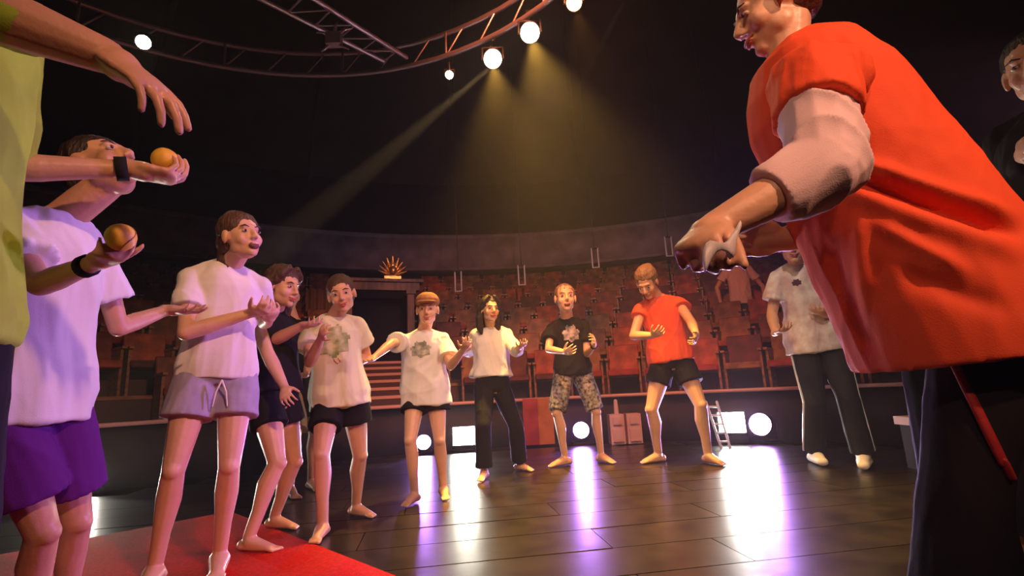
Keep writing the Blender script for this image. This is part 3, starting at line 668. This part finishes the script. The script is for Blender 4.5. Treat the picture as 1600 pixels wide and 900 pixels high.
c = atY(1446, 656, 4.0); bn = empty('low_bench', (c.x, 4.0, 0), label='low bench with a glowing pink top edge, beyond the red coat\'s hem', cat='bench')
q = PB(); q.box((c.x, 4.0, c.z), (.32, .22, .06)); q.build('seat', mat('bench_pink', (.75, .4, .33), .5), bn, smooth=False)
for s in (-1, 1): q = PB(); q.box((c.x + s * .12, 4.0, (c.z - .02) / 2), (.03, .18, c.z - .02)); q.build('leg', darkw, bn, smooth=False)
def shortstie(cx):
    f = cx['fr_at'](0)[1]; l = cx['fr_at'](0)[0]; c = cx['Pv'] + cx['up'] * cx['TL'] * hem_s(cx, 596) + f * (.067 * cx['H'] + .026)
    q = PB(); u = cx['up']
    for s in (-1, 1): q.chain([c, c + l * s * .02 - u * .05 + f * .004, c + l * s * .028 - u * .11 + f * .006], [.004, .004, .003], n=6)
    q.build('drawstring', white, cx['bottom'])
def coat_person():
    Yc = 1.2; HH = 1.68
    def coat(cx):
        rows = [((1206, 84), (1270, 60), .07), ((1184, 110), (1318, 76), .13), ((1180, 155), (1372, 122), .165), ((1186, 205), (1424, 185), .175), ((1218, 275), (1486, 262), .18), ((1250, 338), (1556, 352), .19), ((1290, 425), (1612, 440), .205), ((1330, 510), (1660, 500), .215), ((1364, 582), (1695, 536), .225)]
        pb = PB(); rings = []
        for a, b, dp in rows:
            A, B = atY(*a, Yc), atY(*b, Yc); m = (A + B) / 2; h = (B - A) / 2; n = 28
            rings.append([m + h * math.copysign(abs(math.cos(2 * PI * i / n)) ** .92, math.cos(2 * PI * i / n)) + V((0, dp * math.copysign(abs(math.sin(2 * PI * i / n)) ** .92, math.sin(2 * PI * i / n)), 0)) for i in range(n)])
        pb.loft(rings)
        base = folds(.010, 5, 5)
        def crease(co):
            h = base(co); C0 = np.array(CAM); q = co - C0; z = q @ np.array(_f); X = 800 + FPX * (q @ np.array(CR)) / z; Y = 450 - FPX * (q @ np.array(CU)) / z
            front = (co[:, 1] < Yc).astype(float)
            def band_(x0, y0, x1, y1, wd, amp):
                d = np.array([x1 - x0, y1 - y0], float); L = np.hypot(*d); d /= L; t = (X - x0) * d[0] + (Y - y0) * d[1]; s = -(X - x0) * d[1] + (Y - y0) * d[0]
                win = np.clip(t / 40 + .5, 0, 1) * np.clip((L - t) / 60 + .5, 0, 1); return amp * np.exp(-(s / wd) ** 2) * win
            h += front * (band_(1310, 268, 1580, 362, 11, -.03) + band_(1320, 246, 1570, 335, 12, .016) + band_(1330, 300, 1580, 395, 16, .014)
                 + band_(1345, 345, 1350, 470, 14, .014) + band_(1370, 350, 1500, 420, 12, .012) + band_(1420, 430, 1560, 480, 18, -.012) + band_(1310, 70, 1335, 260, 10, -.016) + band_(1290, 380, 1370, 560, 20, -.01))
            return h
        pb.bake('coat', redcoat, cx['root'], .0065, 3, disp=crease)
        S, E, W = cx['J']['sL'], cx['J']['eL'], cx['J']['wL']
        q = PB(); a = S.lerp(E, -.06); q.ball(S.lerp(E, .05), (.092, .092, .086)); q.cap(S, S.lerp(E, .46), .088, .082, flat=True, n=24); q.ball(S + V((.04, 0, .0)), .08)
        q.bake('puff_sleeve', redcoat, cx['root'], .006, 3, disp=folds(.012, 12, 8))
        q = PB(); q.chain([S.lerp(E, .4), S.lerp(E, .75), E], [.066, .072, .07]); q.cap(E, E.lerp(W, .5), .070, .055, flat=True, n=20)
        ax = (E - S).normalized()
        def roll(co):
            t = (co - np.array(S)) @ np.array(ax); return .011 * (1 - np.abs(np.sin(t * 42 + 1.6 * np.sin(co[:, 0] * 24) + co[:, 2] * 14))) ** 1.5 - .003
        q.bake('shirt_sleeve', pinksh, cx['root'], .005, 2, disp=roll, label='rolled pale pink shirt sleeve')
        SL, EL, WL = cx['J']['sR'], cx['J']['eR'], cx['J']['wR']
        q = PB(); q.chain([SL, SL.lerp(EL, .6), EL], [.055, .055, .056]); q.cap(EL, EL.lerp(WL, .4), .058, .05, flat=True); q.bake('shirt_sleeve', pinksh, cx['root'], .006, 2, disp=folds(.008, 12, 3))
        # diagonal red stripe on the trouser leg
        from mathutils.bvhtree import BVHTree
        tro = [o for o in cx['root'].children if o.name.startswith('trousers')][0]; me = tro.data
        bv = BVHTree.FromPolygons([v.co.copy() for v in me.vertices], [tuple(p.vertices) for p in me.polygons]); q = PB(); pts = []
        for t in np.linspace(0, 1, 12):
            d = ray(1478 + 122 * t, 540 + 250 * t).normalized(); h = bv.ray_cast(CAM, d)
            if h[0] is not None: pts.append(h[0] - d * .002)
        if len(pts) > 1: q.chain(pts, [.011] * len(pts), n=8, k=.6); q.build('piping', mat('dark_red_piping', (.4, .02, .02), .6), cx['root'], label='dark red piping down the black trouser leg')
    cx = person('instructor in a red flared coat with rolled pink sleeves, leaning over at the right', HH, -85, {'L': (1500, 1140, -80), 'R': (1560, 1060, -80)}, (1500, 440), (1222, 120), (1210, 14), (-106, -14),
        {'L': dict(k=1.45, hk=1.15, e=(1290, 262, True), w=(1112, 358, True), h=(1066, 400, True), n=(.5, .4, -.7), t=(.6, -.8, 0), curl=(65, 75, 45), thumb=(35, 50), spread=3),
         'R': dict(k=1.5, hk=1.3, e=(1330, 340, False), w=(1222, 374, True), h=(1110, 372, True), n=(0, -.9, -.4), t=(0, -.4, 1), curl=(60, 65, 40), thumb=(40, 50))},
        'short', hair_br, [(bottoms, dict(m=black, name='trousers', frac=1.9, loose=.035, flare=.02)), (coat, {})], seed=42, vox=.0055, Y0=1.2, group='helpers close to the camera', headY=1.2, hs=1.0, shw=1.2, syaw=-124, bf=.78, pelw=.82, legr=None)
    a = cx['J']['hL']; b = cx['J']['hR']
    sf = empty('pale_scarf', a - V((0, 0, .04)), label='crumpled pale scarf held between the instructor\'s hands', cat='scarf')
    q = PB(); pts = []; n = 12; A = atY(1100, 414, a.y - .07); Bp = atY(1160, 356, a.y - .06)
    rings = []
    for i in range(n + 1):
        t = i / n; c = A.lerp(Bp, t) + V((0, .008 * math.sin(t * 9), .012 * math.sin(t * 7))); wv = .012 + .006 * math.sin(t * 11)
        rings.append([c + V((0, -wv * .4 * math.cos(k), wv * math.sin(k))) * (1 + .1 * math.sin(3 * k + t * 8)) for k in np.linspace(0, 2 * PI, 13)[:-1]])
    q.loft(rings); q.build('cloth', silk, sf)

# ------------------------------------------------------------------ people (pixel feet, pelvis, neck, head; depth solved from bone lengths)
T, Bt = top, bottoms
person('smiling woman with tied brown hair in a white T-shirt and lilac-grey shorts, barefoot', 1.64, 38, {'R': (240, 915, 20), 'L': (342, 892, 25)}, (338, 606), (356, 416), (377, 371), (58, 8, True, 6),
    {'R': dict(e=(290, 520, True), w=(395, 488, True), h=(428, 482, True), n=(0, .3, 1), t=(0, 0, 1), curl=(35, 50, 30)),
     'L': dict(e=(413, 505, False), w=(420, 500, True), h=(432, 478, True), n=(-.5, 0, 1), t=(-1, 0, 0), curl=(30, 40, 30))},
    'tuft', hair_br, [(T, dict(m=white, hpy=592, loose=.01, flare=.014, sleeve=.55, sr=.043)), (Bt, dict(m=grey, bpy_=dict(R=655,L=652), waist=.14, loose=.014, flare=.025)), (shortstie, {})], mouth='open', seed=4, shw=.9, bf=.88, hs=1.03)
LC = person('child in a plain lilac-lit T-shirt and purple shorts, face turned up behind the raised hands', 1.5, 80, {'R': (40, 1040, 80), 'L': (95, 1000, 70)}, (38, 668), (92, 338), (160, 266), (75, 35),
    {'R': dict(e=(62, 445, True), w=(150, 410, True), h=(196, 388, True), n=(.1, .1, 1), t=(.3, 0, 1), curl=(45, 50, 30), thumb=(50, 40)),
     'L': dict(e=(185, 512, False), w=(262, 484, False), h=(318, 490, True), n=(0, 0, 1), t=(0, .5, 1), curl=(15, 20, 15))},
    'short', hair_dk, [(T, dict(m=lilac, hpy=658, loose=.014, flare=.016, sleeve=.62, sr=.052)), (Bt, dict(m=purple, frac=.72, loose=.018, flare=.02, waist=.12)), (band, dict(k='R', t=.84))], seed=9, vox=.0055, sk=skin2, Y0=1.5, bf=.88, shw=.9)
person('child in dark clothes with reddish hair, half hidden behind the woman in white', 1.45, 75, {'R': (388, 862, 80), 'L': (428, 826, 75)}, (428, 628), (428, 488), (442, 448), (70, -10),
    {'R': dict(e=(418, 552, True), w=(445, 606, True), h=(446, 630, True), n=(0, 1, 0), t=(1, 0, 0)),
     'L': dict(e=(428, 532, True), w=(474, 508, True), h=(500, 508, True), n=(0, 0, 1), t=(0, 0, 1))},
    'long', hair_br, [(T, dict(m=black, name='tank_top', hpy=610, sleeve=0, loose=.014)), (Bt, dict(m=black, bpy_=dict(R=668,L=660), loose=.012))], seed=12)
person('figure in dark top and khaki shorts behind the gap left of the girl in cream', 1.62, 40, {'R': (452, 776, 40), 'L': (486, 764, 40)}, (472, 620), (458, 502), (450, 462), (40, -5),
    {'R': dict(e=(440, 560, True), w=(450, 590, True), h=(458, 600, True)), 'L': dict(e=(486, 556, True), w=(478, 585, True), h=(470, 592, True))},
    'short', hair_dk, [(T, dict(m=black, hpy=652, loose=.018, flare=.02)), (Bt, dict(m=khaki, bpy_=dict(R=700, L=698), loose=.02))], seed=14, sk=skin2)
P5 = person('girl in a cream T-shirt with a green print and black shorts, hair in a bun', 1.43, 12, {'R': (504, 838, 5), 'L': (556, 806, 60)}, (533, 632), (520, 494), (534, 460), (15, -8, True, 12),
    {'R': dict(e=(484, 566, True), w=(502, 528, True), h=(505, 508, True), n=(.5, 1, 0), t=(1, 0, 0)),
     'L': dict(e=(573, 558, False), w=(540, 574, True), h=(522, 572, True), n=(0, 1, .2), t=(0, 0, 1))},
    'bun', hair_br, [(T, dict(m=cream, hpy=636, loose=.02, flare=.02, sleeve=.55, sr=.055)), (Bt, dict(m=black, bpy_=dict(R=668,L=660), loose=.012, flare=.02)), (chest_print, dict(m=printg, s=.66, w_=.1, h_=.1))], seed=15)
person('child in a brown peaked cap and an oversized white T-shirt with a dark print', 1.43, 0, {'R': (648, 785, -15), 'L': (693, 776, 15)}, (666, 634), (661, 517), (668, 484), (5, -4),
    {'R': dict(e=(612, 536, True), w=(585, 558, True), h=(570, 568, True), n=(0, 0, 1), t=(0, 0, 1), curl=(10, 15, 10)),
     'L': dict(e=(704, 572, True), w=(724, 546, True), h=(734, 532, True), n=(0, 0, 1), t=(-1, 0, 0))},
    'crop', hair_br, [(T, dict(m=white, hpy=633, loose=.035, flare=.02, sleeve=.7, sr=.056)), (Bt, dict(m=black, bpy_=dict(R=644,L=642), loose=.012, flare=.02)), (chest_print, dict(m=printk, s=.66, w_=.075, h_=.06)), (cap_hat, dict(m=capm))], seed=18, bf=.95)
person('girl with long dark hair in a pale top and black trousers', 1.5, 18, {'R': (757, 748, -10), 'L': (812, 735, 45)}, (769, 603), (768, 511), (765, 484), (25, 0),
    {'R': dict(e=(734, 548, False), w=(722, 552, True), h=(735, 543, True), n=(0, 0, 1), t=(1, 0, 0)),
     'L': dict(e=(806, 548, True), w=(812, 541, True), h=(822, 538, True), n=(0, 0, 1), t=(-1, 0, 0))},
    'long', hair_dk, [(T, dict(m=white, name='sweatshirt', hpy=588, loose=.022, flare=.03, sleeve=1.5)), (Bt, dict(m=black, name='trousers', frac=1.93, loose=.014, flare=.02, waist=.25))], seed=21)
person('short-haired boy in a black T-shirt with a pale emblem and patterned shorts', 1.7, 5, {'R': (884, 727, -60), 'L': (940, 722, 30)}, (896, 597), (886, 498), (883, 466), (2, 4),
    {'R': dict(e=(857, 546, True), w=(882, 550, True), h=(897, 548, True), n=(0, 1, .3), t=(0, 0, 1)),
     'L': dict(e=(917, 553, True), w=(928, 540, True), h=(930, 524, True), n=(-1, 0, 0), t=(0, 1, 0))},
    'crop', hair_bl, [(T, dict(m=black, hpy=586, loose=.02, flare=.02, sleeve=.6, sr=.05)), (Bt, dict(m=patshort, bpy_=dict(R=642,L=640), loose=.02, flare=.012)), (chest_print, dict(m=printw, s=.68, w_=.085, h_=.085)), (band, dict(k='L', m=black, t=.97))], mouth='open', seed=24, bf=.9, hs=1.26)
person('woman in a coral red T-shirt and black shorts, looking down, barefoot', 1.76, -8, {'R': (1030, 722, -70), 'L': (1108, 724, 20)}, (1053, 582), (1028, 465), (1011, 441), (-35, -40),
    {'R': dict(e=(990, 525, True), w=(1020, 524, True), h=(1036, 518, True), n=(0, 1, .3), t=(0, 0, 1)),
     'L': dict(e=(1080, 503, True), w=(1088, 522, True), h=(1086, 540, True), n=(-1, 0, 0), t=(0, -1, 0))},
    'bun', hair_bl, [(T, dict(m=red, hpy=564, loose=.014, flare=.02, sleeve=.3)), (Bt, dict(m=black, bpy_=dict(R=600,L=598), loose=.014, flare=.02, waist=.5))], seed=27, bf=1.04)
person('person in pale pink T-shirt and dark shorts beyond the stage, under the instructor\'s hands', 1.72, -15, {'R': (1152, 612, 0), 'L': (1180, 611, 20)}, (1162, 495), (1150, 412), (1150, 388), (0, -10),
    {'R': dict(e=(1120, 450, True), w=(1128, 480, True), h=(1130, 492, True)), 'L': dict(e=(1192, 448, True), w=(1198, 478, True), h=(1195, 492, True))},
    'short', hair_dk, [(T, dict(m=pinksh, hpy=476, loose=.02, flare=.03, sleeve=.6)), (Bt, dict(m=black, bpy_=dict(R=532,L=530), loose=.016, flare=.02))], zf=.5, seed=30, vox=.008)
person('man in a pale printed shirt, dark track trousers and white shoes', 1.88, -12, {'R': (1276, 724, -15), 'L': (1352, 730, -35)}, (1282, 562), (1247, 412), (1237, 384), (-25, -8),
    {'R': dict(e=(1206, 492, True), w=(1212, 520, True), h=(1235, 512, True)), 'L': dict(e=(1322, 486, True), w=(1290, 492, True), h=(1272, 480, True), n=(0, 0, 1), t=(0, 1, 0))},
    'short', hair_dk, [(T, dict(m=flor, name='printed_shirt', hpy=549, loose=.026, flare=.03, sleeve=.62, sr=.052)), (Bt, dict(m=darkblue, name='track_trousers', frac=1.95, loose=.016, flare=.02, stripe=whitem)), (shoes, dict(m=white)), (chest_print, dict(m=dmark, s=.74, x=-.09, w_=.035, h_=.03, name='emblem'))], seed=33, barefoot=False)
# near left: helper in green with raised hands
G = person('helper in a long green T-shirt at the left edge, one hand raised over the other', 1.72, 88, {'R': (-220, 1240, 90), 'L': (-160, 1180, 90)}, (-165, 520), (-88, -60), (-80, -190), (85, -20),
    {'R': dict(k=1.35, hk=1.25, e=(-90, -10, True), w=(166, 88, True), h=(272, 158, True), n=(-.5, .25, -.8), t=(-.2, .9, -.4), curl=(14, 22, 14), thumb=(25, 20), spread=3),
     'L': dict(k=.9, hk=1.12, e=(-20, 262, False), w=(204, 264, True), h=(338, 292, True), n=(-.1, .1, 1), t=(0, 1, .5), curl=(42, 45, 25), thumb=(50, 60), spread=5)},
    'short', hair_br, [(T, dict(m=green, hpy=535, loose=.03, flare=.0, sleeve=dict(R=1.45, L=.9), sr=.05)), (Bt, dict(m=black, name='trousers', frac=1.9, loose=.02)), (band, dict(k='L', t=.93, r=.0205, w_=.03))], seed=36, vox=.0045, sk=skin2, Y0=1.0, bf=1.0, group='helpers close to the camera')
# right: instructor in a red coat, bent forward
coat_person()
person('dark-dressed person at the right edge of the picture, mostly out of frame', 1.84, -60, {'R': (1590, 900, -60), 'L': (1650, 900, -60)}, (1675, 470), (1655, 165), (1622, 106), (-60, -5),
    {'R': dict(e=(1605, 330, True), w=(1600, 245, True), h=(1590, 225, True), n=(1, 0, 0), t=(0, -1, 0))},
    'short', hair_dk, [(T, dict(m=black, name='jacket', hem=-.05, loose=.02, flare=.02, sleeve=1.8)), (Bt, dict(m=black, name='trousers', frac=1.9, loose=.016))], seed=39, vox=.008, sk=skin2, group='helpers close to the camera')
# juggling balls
c = G['J']['hL'] + V((.0, -.005, .05)); ball_obj(c, .036, 'yellow juggling ball in the lower cupped hand of the helper in green')
c = LC['J']['hR'] + V((.03, -.01, .042)); ball_obj(c, .033, 'yellow juggling ball held by the child in the lilac T-shirt')
for x in CHECK: print('CHECK', x)
